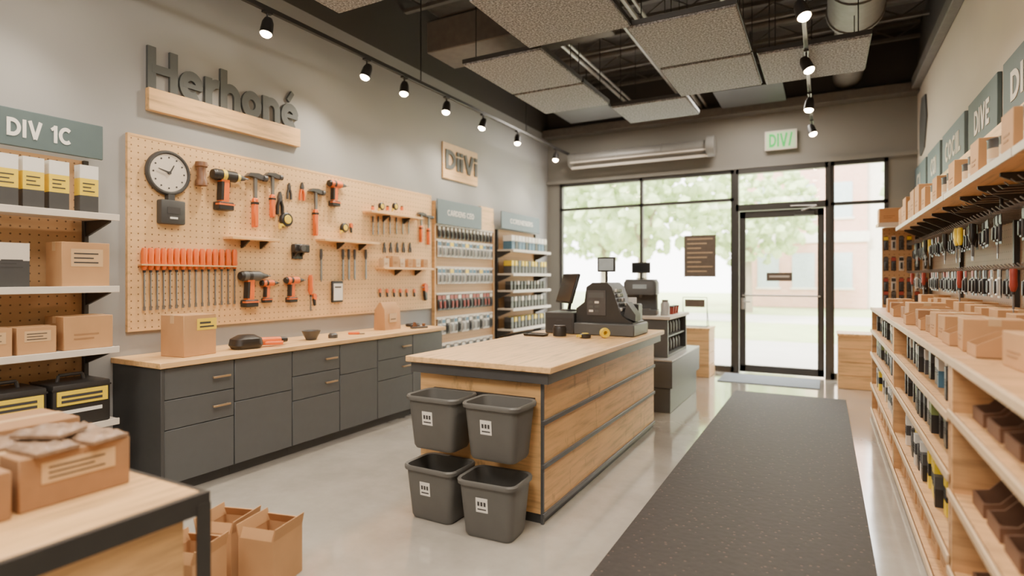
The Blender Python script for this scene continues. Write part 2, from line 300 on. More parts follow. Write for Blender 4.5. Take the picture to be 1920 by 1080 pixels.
# ---------- shelving ----------
def gondola(loc,rz,L,D,zs,bz,lab,sm,bm_,um=m_blk2,rail=m_cream,sides=False,group=None,th=.025):
    e=thing('shelving_unit',loc,rz,lab,'shelving unit',[],group)
    if bz: part(e,'back_panel',B(bm_).box(0,-.02,bz[0],L,-.001,bz[1]))
    zt=max(zs+([bz[1]] if bz else []))
    for x in (0,L-.03): part(e,'upright',B(um).box(x,-(D if sides else .05),0,x+.03,-.0,zt,bev=.003))
    for z in zs:
        part(e,'shelf_board',B(sm).box(.031,-D+.006,z-th,L-.031,-.021,z,bev=.002) if sides else B(sm).box(-.01,-D,z-th,L+.01,-.051,z,bev=.002))
        part(e,'price_rail',B(rail).box(-.01,-D-.012,z-(.03 if sides else .038),L+.01,-D-.001,z+.004,bev=.002))
        if not sides:
            for x in (.0,L-.02): part(e,'shelf_bracket',B(m_blk2).prism([(-.05,z-.026),(-.05,z-.13),(-.09,z-.12),(-D*.85,z-.045),(-D*.85,z-.026)],x,x+.015,0,'yz'))
    return e
def header(e,x0,x1,y,z0,z1,s,m,tw,th,tx=None,hw=.15):
    p=part(e,'header_sign',B(m).box(x0,y-.02,z0,x1,y,z1,bev=.004))
    letters(s,tw,th,m_white,p,(tx if tx else (x0+x1)/2,y-.0205,(z0+z1)/2),.003,hw)
g=gondola((WL,.9,0),PI/2,1.2,.40,[1.91,1.44,1.043,.57,.12],(.1,2.3),'white-edged pegboard shelving unit full of boxed goods',m_cream,m_peg2)
header(g,0,1.23,-.15,2.3,2.53,'DIV 1C',m_teal,.34,.11,.87)
def carton(w,d,h,body=m_card,lab=None,lname='tan cardboard carton',name='cardboard_box',band=False):
    def mk():
        e=thing(name,(0,0,0),0,lname,'cardboard box',[('box_body',B(body).box(-w/2,-d/2,0,w/2,d/2,h,bev=.003)),('tape_strip',B(m_tape).box(-w/2-.0005,-.02,h*.8,w/2+.0005,.02,h+.001))])
        if band:
            b=B(lab,m_ink).box(-w*.1,-d/2-.002,h*.62,w/2+.002,-d/2,h*.9).box(w/2,-d/2,h*.62,w/2+.002,d*.1,h*.9)
            for i in range(2): b.box(-w*.02,-d/2-.003,h*(.68+.09*i),w*(.42-.1*(i%2)),-d/2-.002,h*(.72+.1*i),1)
            part(e,'printed_label',b)
        elif lab:
            b=B(lab,m_ink).box(-w*.32,-d/2-.002,h*.45,w*.35,-d/2,h*.85)
            for i in range(3): b.box(-w*.26,-d/2-.003,h*(.53+.1*i),w*(.25-.1*(i%2)),-d/2-.002,h*(.56+.1*i),1)
            part(e,'printed_label',b)
        else:
            b=B(m_cardd)
            for i in range(2): b.box(-w*.3,-d/2-.0015,h*(.3+.13*i),w*(.1+.1*i),-d/2,h*(.35+.13*i))
            part(e,'printed_mark',b)
        return e
    return mk
def retail(w,d,h,cols,lab,name='product_box',cat='boxed product'):
    def mk():
        b=B(*cols); n=len(cols); z=0; fr={3:(.36,.36,.28),2:(.6,.4)}[n]
        for i,k in enumerate(fr): b.box(-w/2,-d/2,z*h,w/2,d/2,(z+k)*h,i); z+=k
        p=B(m_ink)
        for i in range(3): p.box(-w*.35,-d/2-.0015,h*(.44+.08*i),w*(.3-.2*(i%2)),-d/2,h*(.465+.08*i))
        return thing(name,(0,0,0),0,lab,cat,[('box_body',b),('printed_text',p)])
    return mk
rb=retail(.105,.07,.30,(m_cabd,m_ye,m_white),'white, yellow and black product box on the top shelf')
for u in (8,58,106,162): p=onX(-4.15,u,390); place('rbox',rb,(-4.15,p[1],1.911),PI/2,group='boxed products on top shelf')
place('rb2',retail(.16,.1,.26,(m_cabd,m_cream),'pale product box with dark picture panel on shelf'),(-4.19,1.56,1.441),PI/2)
place('cA',carton(.27,.2,.28,m_card,m_tape,'tan cardboard carton with printed label on shelf'),(-4.22,1.93,1.441),PI/2)
for y,z,s in ((1.45,1.044,1),(1.67,1.044,.98)): place('cB',carton(.2,.18,.165,m_card,m_tape,'small tan carton with white printing on shelf'),(-4.21,y,z),PI/2,s)
place('cC',carton(.28,.24,.21,m_card,None,'larger tan carton at the shelf end'),(-4.25,1.95,1.044),PI/2)
def case():
    b=B(m_blk).box(-.15,-.14,0,.15,.14,.25,bev=.012,seg=2).box(-.152,-.142,.215,.152,.142,.225)
    e=thing('tool_case',(0,0,0),0,'square black tool case with yellow label on shelf','tool case',[('case_shell',b)])
    l=B(m_ye,m_ink,m_white).box(-.13,-.147,.13,.13,-.14,.21); [l.box(-.11,-.1485,.145+.028*i,.1,-.147,.16+.028*i,1) for i in range(2)]; l.box(-.12,-.146,.08,.1,-.14,.1,2)
    part(e,'front_label',l); part(e,'carry_handle',B(m_dst).tube([(-.07,0,.245),(-.06,0,.285),(.06,0,.285),(.07,0,.245)],.01))
    return e
for y in (1.55,1.9): place('case',case,(-4.25,y,.571),PI/2,1.08,group='tool cases on shelf')
for y in (1.4,1.75): place('case',case,(-4.25,y,.121),PI/2,group='tool cases on shelf')
# ---------- wall signs ----------
p0=onX(WL,272,165); p1=onX(WL,557,240)
e=thing('shop_sign',(WL,(p0[1]+p1[1])/2,2.86),PI/2,'large grey dimensional letters above a pale wooden plank','shop sign',[])
hl=(p1[1]-p0[1])/2
part(e,'wood_plank',B(w_x).box(-hl,-.05,-.1,hl,0,.07,bev=.004)); letters('Herhoné',2*hl-.01,.36,m_sgn,e,(0,-.002,.235),.025,hw=.155,gap=.07)
pa=onX(WL,828,268); pb=onX(WL,893,345)
e=thing('wall_sign',(WL,(pa[1]+pb[1])/2,2.85),PI/2,'small wooden wall sign with dark raised letters','wall sign',[])
hw=(pb[1]-pa[1])/2; zt=onX(WL,828,265)[2]-2.85; zb=onX(WL,828,333)[2]-2.85
part(e,'wood_board',B(w_x,m_rail).box(-hw,-.025,zb,hw,0,zt-.28,0,bev=.003).box(-hw,-.022,zt-.279,hw,0,zt,1)); letters('DiiVi',2*hw-.08,.26,m_sgn,e,(.01,-.026,(zt+zb)/2+.02),.012,hw=.15,gap=.12)
# ---------- pegboard wall & tools ----------
PX=WL+.028
thing('pegboard',(WL,2.361,1.1),PI/2,'large pale pegboard panel mounted on grey wall','pegboard',[('perforated_panel',B(m_peg).box(.02,-.028,.02,3.68,-.004,1.44)),('edge_frame',B(w_x).box(0,-.03,0,3.7,0,.02).box(0,-.03,1.44,3.7,0,1.46).box(0,-.03,.02,.02,0,1.44).box(3.68,-.03,.02,3.7,0,1.44))])
def tl(u,v): p=onX(PX,u,v); return (PX,p[1],p[2])
def drill(c1,c2,nm='cordless_drill'):
    def mk():
        return thing(nm,(0,0,0),0,'cordless drill hanging on pegboard','cordless drill',[
         ('motor_housing',B(c1,m_blk,m_ye).cyl((-.08,-.035,.1),(.05,-.035,.1),.034,m=0).cyl((-.1,-.035,.1),(-.08,-.035,.1),.026,.034,m=1).cyl((.05,-.035,.1),(.075,-.035,.1),.03,.024,m=2 if c1==m_blk else 1).cyl((-.045,-.035,.1),(-.02,-.035,.1),.035,m=2 if c1==m_blk else 1)),
         ('chuck',B(m_blk,m_steel).cyl((.075,-.035,.1),(.115,-.035,.1),.022,.012).cyl((.115,-.035,.1),(.14,-.035,.1),.005,m=1)),
         ('grip',B(c2,m_blk).prism([(-.05,.08),(.0,.08),(-.005,-.06),(-.055,-.06)],-.055,-.015).prism([(-.052,.06),(-.035,.06),(-.04,-.05),(-.057,-.05)],-.057,-.013,1)),
         ('trigger',B(m_blk).box(-.001,-.045,.03,.014,-.025,.065,bev=.004)),
         ('battery_pack',B(m_blk,c2).box(-.075,-.065,-.11,.025,-.001,-.06,0,bev=.006).box(-.076,-.066,-.08,.026,-.03,-.07,1))])
    return mk
def hammer(hc=m_or,k=1):
    def mk(): return thing('claw_hammer',(0,0,0),0,'claw hammer with coloured grip hanging on pegboard','hammer',[
         ('head',B(m_dst).prism([(-.065,.11),(-.04,.135),(.02,.14),(.06,.13),(.06,.1),(.02,.105),(-.03,.115)],-.035,-.0).cyl((.06,-.022,.115),(.085,-.022,.115),.02)),
         ('shaft',B(m_steel).box(-.009,-.03,-.02,.011,-.014,.115)),('grip',B(hc,m_blk).box(-.016,-.037,-.17*k,.018,-.003,-.02,0,bev=.007).box(-.0165,-.0375,-.06,.0185,-.0025,-.045,1))])
    return mk
def pliers(hc=m_or):
    def mk(): return thing('pliers',(0,0,0),0,'pliers with coloured handles hanging on pegboard','pliers',[
         ('jaws',B(m_dst).prism([(-.018,0),(-.02,.03),(-.004,.075),(.004,.075),(.02,.03),(.018,0),(0,-.012)],-.022,-.0).cyl((0,-.026,.012),(0,-.004,.012),.011)),
         ('handle',B(hc).prism([(-.018,.0),(-.004,-.005),(-.016,-.05),(-.018,-.12),(-.034,-.12),(-.034,-.05)],-.024,-.0)),
         ('handle',B(hc).prism([(.018,.0),(.004,-.005),(.016,-.05),(.018,-.12),(.034,-.12),(.034,-.05)],-.024,-.0))])
    return mk
def driver(hc=m_or,L=.3,k=1.0,q=1.0):
    z0=-.08*q
    def mk(): return thing('screwdriver',(0,0,0),0,'orange-handled screwdriver with long steel shaft','screwdriver',[
         ('handle',B(hc,m_blk).lathe([(.0,.075*q),(.012*k,.072*q),(.017*k,.05*q),(.0155*k,.0),(.018*k,-.03*q),(.011*k,-.06*q),(.008*k,-.065*q)],seg=10,o=(0,-.018*k,0)).cyl((0,-.018*k,-.065*q),(0,-.018*k,z0),.0075*k,m=1)),
         ('shaft',B(m_steel).cyl((0,-.018*k,z0),(0,-.018*k,z0-L),.005*k,seg=8).box(-.007*k,-.018*k-.002,z0-L-.03,.007*k,-.018*k+.002,z0-L))])
    return mk
def chisel():
    return thing('chisel',(0,0,0),0,'steel chisel with dark handle hanging on pegboard','chisel',[('handle',B(m_dst).lathe([(0,.06),(.011,.055),(.013,.0),(.008,-.03)],seg=10,o=(0,-.013,0))),('blade',B(m_steel).prism([(-.007,-.03),(.007,-.03),(.009,-.19),(.0,-.21),(-.009,-.19)],-.017,-.009))])
def tapem():
    return thing('tape_measure',(0,0,0),0,'black and yellow tape measure','tape measure',[('case',B(m_blk,m_ye).lathe([(.0,0),(.045,0),(.055,.008),(.055,.035),(.045,.043),(.0,.043)],seg=24,ax='y').lathe([(.0,.043),(.034,.043),(.03,.048),(0,.048)],1,24,ax='y')),('tape_tab',B(m_ye).box(-.055,-.035,-.055,-.02,-.012,-.035).box(-.064,-.035,-.075,-.055,-.012,-.035))])
def snips():
    return thing('spring_clamp',(0,0,0),0,'spring clamp with orange and black grips','clamp',[('upper_jaw',B(m_or).prism([(-.03,.06),(0,.075),(.03,.06),(.035,.0),(.015,-.02),(-.02,.0)],-.03,-.0)),('lower_grip',B(m_blk).prism([(-.02,.0),(.015,-.02),(.02,-.09),(.0,-.1),(-.012,-.06)],-.03,-.0)),('bar',B(m_steel).box(-.05,-.02,.03,.06,-.012,.042))])
G='hand tools on the pegboard'
q=tl(312,325); d=obj('wall_clock',None,q,PI/2,None,'round dark-rimmed dial clock with pale face on pegboard','clock')
part(d,'rim',B(m_cabd).lathe([(.138,0),(.162,0),(.172,.015),(.172,.032),(.162,.045),(.152,.045),(.144,.036),(.138,0)],seg=40,ax='y'))
tk=B(m_cream,m_ink).cyl((0,0,0),(0,-.034,0),.143,m=0,seg=40)
for i in range(12):
    a=i*PI/6; tk.cyl((.118*math.cos(a),-.034,.118*math.sin(a)),(.118*math.cos(a),-.036,.118*math.sin(a)),.007,m=1,seg=8)
part(d,'dial_face',tk); part(d,'clock_hand',B(m_ink).prism([(-.006,-.01),(.006,-.01),(.04,.06),(.034,.064)],-.041,-.038)); part(d,'clock_hand',B(m_ink).prism([(.0,.008),(-.004,-.006),(-.085,.02),(-.085,.026)],-.045,-.042)); part(d,'hub',B(m_ink).cyl((0,-.034,0),(0,-.048,0),.012))
q=tl(316,397); solo('time_clock_box',B(m_cabd,m_ink,m_white).box(-.095,-.07,-.1,.095,0,.085,0,bev=.012,seg=2).box(-.03,-.05,.085,.02,0,.13,0).box(-.05,-.073,-.02,.05,-.07,.03,1).box(-.03,-.073,-.06,.03,-.07,-.045,2),q,PI/2,'dark square box mounted below the dial clock','control box')
q=tl(371,327); solo('wooden_mallet',B(w_dark).lathe([(0,.1),(.045,.095),(.048,.06),(.036,.05),(.034,-.04),(.046,-.06),(.046,-.095),(0,-.1)],seg=16,o=(0,-.045,0)),q,PI/2,'small turned dark wooden mallet on pegboard','mallet',G)
def T(key,mk,u,v,sc=1,group=G,**k): return place(key,mk,tl(u,v),PI/2,sc,group=group,**k)
T('dr1',drill(m_blk,m_or),420,362,1.4); T('ham',hammer(m_or,1.2),474,366,1.4); T('drb',hammer(m_or,1.1),507,360,1.25); T('plb',pliers(m_blk),523,376,1.1)
T('pl1',pliers(m_dst),541,355,.8); T('tape',tapem,533,412,1.2); T('pl2',pliers(m_or),565,355,.9); T('ham2',hammer(m_or,1.3),588,388,1.3); T('dr2',drill(m_or,m_or),626,366,1.1)
T('tape',tapem,643,427,.9); T('clp',snips,657,426,.6)
for i in range(15): T('drv',driver(m_or,.24,1.3,1.15),267+i*12.1,487,1.05,group='orange screwdrivers in a rack')
pr=[onX(PX,258,500),onX(PX,440,500)]
solo('tool_rack',B(w_x).box(0,-.055,-.012,pr[1][1]-pr[0][1],-.001,-.0),(PX+.0,pr[0][1],pr[0][2]+.02),PI/2,'narrow wooden rail holding a row of screwdrivers','tool rack')
T('dr3',drill(m_cab,m_or),468,545,1.3); T('dr2',drill(m_or,m_or),500,548,.85); T('dr2',drill(m_or,m_or),546,545,1.0)
T('drs',driver(m_or,.07),579,535,1.4); T('clp',snips,588,560,.7); T('clp',snips,795,545,1.25)
q=tl(630,545); thing('notepad',q,PI/2,'white notepad in black holder on pegboard','notepad',[('holder',B(m_blk).box(-.075,-.03,-.12,.075,0,.1,bev=.006)),('paper',B(m_white,m_ink).box(-.062,-.034,-.1,.062,-.03,.075).box(-.05,-.035,.03,.04,-.034,.045,1))])
q=tl(556,468); thing('bracket_gauge',q,PI/2,'black box-shaped gauge on a bracket','gauge',[('gauge_body',B(m_blk).box(-.09,-.09,-.03,.09,-.02,.05,bev=.01)),('gauge_lens',B(m_dst).cyl((-.02,-.09,.01),(-.02,-.12,.01),.03)),('mount',B(m_blk2).prism([(0,-.03),(0,-.09),(-.06,-.03)],-.05,-.035,0,'yz').prism([(0,-.03),(0,-.09),(-.06,-.03)],.035,.05,0,'yz').box(-.06,-.02,-.09,.06,0,.04))])
def pshelf(u0,u1,v,dd=.13):
    a=tl(u0,v); b=tl(u1,v); L=b[1]-a[1]
    e=thing('small_shelf',a,PI/2,'small pale wooden shelf on dark brackets on pegboard','shelf',[('shelf_board',B(w_x).box(0,-dd,-.012,L,0,.012,bev=.003))],'small pegboard shelves')
    for x in (L*.35,L*.75): part(e,'bracket',B(m_blk2).prism([(0,-.012),(0,-.08),(-.02,-.075),(-dd*.8,-.022),(-dd*.8,-.012)],x,x+.014,0,'yz'))
pshelf(418,508,446); pshelf(592,696,450); pshelf(680,778,397); pshelf(704,799,503)
for u in (600,641,652,663,684): T('chs',chisel,u,480,1.25)
for u in (698,708,718,730,742,754,765): T('chs',chisel,u,413,.8)
for u in (720,732,744,756,768): T('pl1',pliers(m_dst),u,462,.62)
for u in (712,725,738,750,762,776): T('clp',snips,u,548,.55)
for u,h in ((787,420),(801,425)): T('ham2',hammer(m_or,1.3),u,h,1.05)
def jar(): return solo('small_jar',B(m_or,m_blk).lathe([(0,0),(.022,0),(.024,.04),(.018,.05)]).lathe([(.02,.05),(.02,.065),(0,.067)],1),label='small orange jar with black lid on small shelf',cat='jar')
for i,u in enumerate((690,704,718,730,745)):
    p=tl(u,397); place('tape' if i%2 else 'jar',tapem if i%2 else jar,(PX+.07,p[1],p[2]+(.056 if i%2 else .0125)),PI/2,.8)
for i,u in enumerate((712,728,742,757,772,786)):
    p=tl(u,503); place('sbx%d'%(i%2),carton(.09,.08,.1,m_card if i%2 else m_rail,None,'small product box on pegboard shelf'),(PX+.065,p[1],p[2]+.0125),PI/2,1+.3*(i==1))
# ---------- base cabinets ----------
ys=[2.3,2.83,3.37,3.91,4.42,4.98,5.53]
XF=-3.92
def handle(par,loc,w=.14):
    part(par,'handle',B(m_brass).box(-w/2,-.03,-.008,w/2,-.02,.008,bev=.003).box(-w/2+.01,-.02,-.005,-w/2+.02,0,.005).box(w/2-.02,-.02,-.005,w/2-.01,0,.005),loc)
for i,(a,b) in enumerate(zip(ys,ys[1:])):
    w=b-a; e=thing('base_cabinet',(WL,a,0),PI/2,'slate grey base cabinet '+('with drawers and bar handles' if i%2==0 else 'with plain flat doors')+' under wooden worktop','cabinet',[],'base cabinets along the wall')
    D=XF-WL
    part(e,'cabinet_body',B(m_cabd).box(.001,-D+.02,.08,w-.001,-.001,.883).box(.001,-D+.06,0,w-.001,-.02,.08))
    def front(nm,z0,z1,h=False):
        p=part(e,nm,B(m_cab).box(.004,-.018,0,w-.004,0,z1-z0,bev=.003),(0,-D+.018,z0))
        if h: handle(p,(w*.78,-.018,(z1-z0)*.5))
    if i%2==0: front('drawer',.665,.878,True); front('drawer',.46,.66,True); front('door',.085,.455)
    else: front('door',.56 if i==1 else .6,.878); front('door',.085,.555 if i==1 else .595)
solo('cabinet_end_panel',B(m_cabd).box(WL+.001,2.275,0,XF+.01,2.299,.884,bev=.002),label='dark grey side panel closing the cabinet run',cat='cabinet panel')
solo('worktop',B(w_top).box(WL+.001,2.26,.885,XF+.03,5.56,.925,bev=.004),label='long pale wooden worktop over grey cabinets',cat='worktop')
WT=.926
place('cW',carton(.27,.24,.3,m_card,m_ye,'tan carton with yellow label band on worktop',band=True),(-4.15,2.62,WT),PI/2+.1)
thing('rotary_tool',(-4.1,3.12,WT),PI/2-.2,'black power tool with orange nose lying on worktop','power tool',[('tool_body',B(m_blk).rr([(.2,.16,0,.05),(.24,.19,.03,.06),(.22,.17,.08,.05),(.12,.1,.11,.04)],c=(-.05,0))),('tool_nose',B(m_or,m_blk).cyl((.06,0,.045),(.24,0,.045),.035,.028).cyl((.24,0,.045),(.3,0,.045),.028,.02,m=1)),('side_grip',B(m_or).cyl((.1,-.02,.03),(.22,-.09,.03),.016))])
solo('metal_bowl',B(m_dst).lathe([(0,0),(.045,0),(.07,.05),(.085,.085),(.08,.085),(.062,.045),(0,.01)],seg=24),(-4.15,3.78,WT),0,'small dark metal bowl on worktop','bowl')
solo('metal_weight',B(m_dst).lathe([(0,0),(.045,0),(.045,.03),(.03,.045),(0,.045)]),(-4.1,4.0,WT),0,'small dark round metal fitting on worktop','fitting')
solo('orange_scraper',B(m_or,m_steel).box(-.07,-.016,0,.04,.016,.025,bev=.006).box(.04,-.025,.004,.09,.025,.008,1),(-4.15,4.35,WT),.9,'orange scraper lying on worktop','scraper')
thing('paper_bag',(-4.25,4.95,WT),PI/2,'tan paper sack standing on worktop','paper bag',[('bag_body',B(m_card).loft([[(-.13,-.08,0),(.13,-.08,0),(.13,.08,0),(-.13,.08,0)],[(-.13,-.07,.22),(.13,-.07,.22),(.13,.07,.22),(-.13,.07,.22)],[(-.12,-.01,.3),(.12,-.01,.3),(.12,.01,.3),(-.12,.01,.3)]],smooth=False)),('bag_label',B(m_tape,m_ink).box(-.06,-.083,.08,.06,-.078,.18).box(-.04,-.085,.11,.04,-.083,.12,1))])
solo('cable_coil',B(m_blk).lathe([(.04,.0),(.08,0),(.09,.015),(.08,.03),(.04,.03),(.035,.015),(.04,0)],seg=24),(-4.25,5.4,WT),0,'coil of black cable on worktop','cable coil')
solo('hand_plane',B(m_dst,w_dark).box(-.1,-.03,0,.1,.03,.02,bev=.004).prism([(-.08,.02),(-.03,.02),(-.05,.07),(-.07,.07)],-.01,.01,1).lathe([(.015,.02),(.02,.05),(0,.055)],1,o=(.06,0,0)),(-4.02,5.22,WT),1.2,'small dark hand plane on worktop','hand plane')
# ---------- packs ----------
def fixpack(w,h,c1,c2,c3=None,lab='hanging blister pack on display hooks'):
    def mk():
        b=B(c1,m_clear if c1!=m_blk else m_dst,c2,c3 or c2)
        b.prism([(-w/2,-h),(w/2,-h),(w/2,-.02),(w/2-.01,0),(-w/2+.01,0),(-w/2,-.02)],-.003,0)
        b.box(-w*.44,-.005,-h*.3,w*.44,-.003,-h*.06,2); b.box(-w*.36,-.016,-h*.92,w*.36,-.003,-h*.36,1,bev=.004); b.box(-w*.2,-.026,-h*.86,w*.2,-.016,-h*.42,3,bev=.004)
        return solo('blister_pack',b,label=lab,cat='packaged product')
    return mk
yA0,yA1=6.13,7.62
e=thing('pegboard_display',(WL,yA0,0),PI/2,'tall tan pegboard display with grey-green header','display unit',[('back_panel',B(m_peg2).box(0,-.03,.1,yA1-yA0,0,2.24)),('side_post',B(w_y).box(-.02,-.05,0,0,0,2.5)),('side_post',B(w_y).box(yA1-yA0,-.05,0,yA1-yA0+.02,0,2.3)),('base',B(m_cabd).box(0,-.3,0,yA1-yA0,0,.1))])
header(e,0,1.1,-.06,2.2,2.53,'CARDENS CEO',m_teal2,.66,.075,hw=.12)
part(e,'header_board',B(w_x).box(1.12,-.05,2.2,yA1-yA0,0,2.55))
pal=[(m_blk,m_cream,m_blk),(m_white,m_blue,m_dst),(m_cream,m_ye,m_blk),(m_blk,m_red,m_red),(m_cream,m_cabd,m_steel)]
for r,(z,cs) in enumerate(((2.18,[0]),(1.98,[1,4,1,2]),(1.62,[1,1,4,2]),(1.27,[3,3,0]),(.95,[4,1,0]),(.6,[0,4]))):
    part(e,'hook_rail',B(m_cream).box(.02,-.05,z-.0,yA1-yA0-.02,-.031,z+.025))
    for i in range(15):
        k=cs[i%len(cs)]; place('bp%d'%k,fixpack(.082,.2,*pal[k]),(WL+.051,yA0+.08+i*.095,z+.002),PI/2,.8 if r==0 else 1.05,group='hanging packs on the pegboard display')
yB=7.75
g=gondola((WL,yB,0),PI/2,1.35,.32,[1.93,1.56,1.3,1.02,.7,.4],(.1,2.25),'tan pegboard shelving unit with small packaged goods',m_cream,m_peg2)
header(g,0,1.35,-.1,2.26,2.53,'CCRENESERS',m_teal2,.8,.075,hw=.12)
bx=[retail(.08,.14,.2,(m_blk,m_cream),'small black and white product box'),retail(.08,.14,.2,(m_dst,m_ye),'small grey and yellow product box'),retail(.09,.14,.2,(m_blue,m_white),'small blue and white product box'),retail(.09,.14,.2,(m_blk,m_dst),'small black product box')]
for z,ks,hh in ((1.93,(2,0,2),1.1),(1.56,(1,1,3),1),(1.3,(3,3,0),.7),(1.02,(3,0),.9),(.7,(3,1),.9),(.4,(3,),1)):
    for i in range(11): k=ks[i%len(ks)]; place('sx%d'%k,bx[k],(WL+.2,yB+.09+i*.117,z+.001),PI/2,hh,group='small product boxes on shelves')
# ---------- island counter ----------
IX0,IX1,IY0,IY1=-2.42,-1.5,3.16,5.75
thing('sales_counter',(-1.96,4.45,0),0,'plywood island sales counter with pale wooden top','counter',[
 ('counter_body',B(w_plyf).box(IX0,IY0,.06,IX1-.012,IY1,.90)),
 ('plinth',B(m_cabd).box(IX0+.01,IY0+.01,0,IX1-.005,IY1-.01,.06)),
 ('worktop',B(w_top).box(-2.49,3.08,.93,-1.41,5.82,.97,bev=.005)),
 ('metal_band',B(m_band).box(IX0-.045,IY0-.05,.86,IX1+.06,IY1+.04,.929,bev=.003)),
 ('corner_trim',B(m_band).box(IX1-.012,IY0-.004,.0,IX1+.006,IY0+.012,.86))]+
 [('side_panel',B(w_ply).box(IX1-.012,IY0+.013,z0,IX1,IY1,z1)) for z0,z1 in ((.06,.335),(.36,.6),(.625,.86))]+
 [('metal_strip',B(m_band).box(IX1-.012,IY0-.006,z,IX1+.014,IY1+.004,z+.03,bev=.003)) for z in (.036,.335,.6)],None,True)
def bin_():
    b=B(m_bin); b.rr([(.29,.2,0,.04),(.31,.22,.02,.045),(.355,.265,.28,.05),(.355,.265,.3,.05),(.385,.295,.305,.06),(.39,.3,.325,.06),(.38,.29,.335,.06),(.35,.262,.33,.05),(.34,.25,.28,.048),(.29,.205,.02,.04)])
    e=thing('storage_bin',(0,0,0),0,'grey plastic storage bin with white square label','storage bin',[('bin_shell',b)])
    l=B(m_white,m_ink).box(-.038,-.002,-.042,.038,0,.042); [l.box(-.028+.02*i,-.0025,-.005,-.014+.02*i,-.002,.02,1) for i in range(3)]; l.box(-.028,-.0025,-.028,.028,-.002,-.02,1)
    o=part(e,'paper_label',l,(-.02,-.127,.2)); o.rotation_euler=(math.atan2(.0225,.26),0,0)
    return e
for x,y,z,r in ((-1.70,2.93,0.001,.05),(-2.13,2.98,.001,-.02),(-1.70,2.985,.43,.0),(-2.13,3.0,.43,0)):
    place('bin',bin_,(x,y,z),r,group='grey bins at the counter end')
solo('bin_mount_rail',B(m_blk2).box(-2.3,3.14,.74,-1.55,3.159,.765),label='dark metal rail holding bins on counter end',cat='rail')
# ---------- register ----------
Z=.971
b=B(m_dst,m_white)
for i in range(4):
    for j in range(5):
        z=.22+j*.043; x=.277-(z-.2)*.3+.001; b.box(x-.004,-.13+i*.05,z,x+.012,-.09+i*.05,z+.03,1 if (i+j)%4==0 else 0,bev=.003)
thing('cash_register',(-1.9,5.2,Z),0,'black cash register with keypad on wooden counter','cash register',[
 ('cash_drawer',B(m_cabd,m_ink).box(-.44,-.22,0,-.145,.22,.2,bev=.008).box(-.42,-.224,.03,-.16,-.22,.15,1).box(-.32,-.228,.12,-.26,-.22,.13,0)),
 ('housing',B(m_blk2).prism([(-.14,0),(.4,0),(.4,.12),(.34,.15),(.29,.19),(.205,.44),(.16,.48),(.02,.48),(-.04,.44),(-.06,.3),(-.14,.24)],-.17,.2)),
 ('base_tray',B(m_cab).box(-.143,-.23,0,.43,.23,.11,bev=.01)),
 ('keypad',b),('card_terminal',B(m_cabd,m_scr2).prism([(.3,.17),(.41,.13),(.41,.19),(.33,.3)],-.12,.04)),
 ('front_keypad',B(m_dst,m_cab,m_white).box(-.03,-.178,.18,.15,-.17,.41).box(-.015,-.182,.34,.135,-.178,.39,1).box(-.01,-.181,.21,.03,-.178,.23,2).box(.045,-.181,.21,.085,-.178,.23,1).box(-.01,-.181,.25,.03,-.178,.27,1).box(.045,-.181,.25,.085,-.178,.27,1).box(-.01,-.181,.29,.03,-.178,.31,1).box(.045,-.181,.29,.085,-.178,.31,2)),
 ('receipt_printer',B(m_blk,m_white).box(.24,.07,.12,.38,.22,.28,bev=.012).box(.27,.12,.28,.35,.125,.34,1))])
e=thing('monitor',(-2.22,5.28,Z+.2),-.75,'thin dark touch monitor on short stand','monitor',[('stand',B(m_blk).rr([(.16,.14,0,.03),(.14,.12,.015,.03)]).cyl((0,0,.01),(.02,.02,.16),.018))])
s=part(e,'screen_panel',B(m_blk,m_screen).box(-.18,-.015,-.15,.18,.015,.15,bev=.008).box(-.165,-.018,-.135,.165,-.015,.135,1),(0,-.01,.22)); s.rotation_euler=(-.3,0,0)
thing('customer_display',(-1.82,5.25,Z+.481),.1,'small pole-mounted customer display facing out','customer display',[('pole',B(m_blk).cyl((0,0,0),(0,0,.12),.012)),('display_head',B(m_blk,m_scr2).box(-.085,-.02,.1,.085,.02,.24,bev=.006).box(-.07,-.022,.115,.07,-.02,.225,1))])
place('tape2',tapem,(-1.83,4.72,Z),0,.9,rx=-PI/2,label='yellow tape measure lying on counter')
solo('tape_roll',B(m_ye,m_blk).lathe([(.02,-.025),(.04,-.025),(.045,0),(.04,.025),(.02,.025),(.015,0),(.02,-.025)],ax='y',o=(0,0,.045)),(-1.68,4.8,Z),.7,'yellow tape roll standing on counter','tape roll')
solo('round_pot',B(m_blk,m_dst).lathe([(0,0),(.06,0),(.062,.07),(.055,.085),(0,.085)]).lathe([(.05,.085),(.055,.095),(0,.097)],1),(-2.1,4.78,Z),0,'black round pot on counter','pot')
solo('card_tray',B(m_blk).rr([(.2,.11,0,.02),(.22,.13,.02,.02),(.2,.11,.022,.02),(.19,.1,.008,.02)]),(-2.3,4.7,Z),0,'shallow black tray on counter','tray')
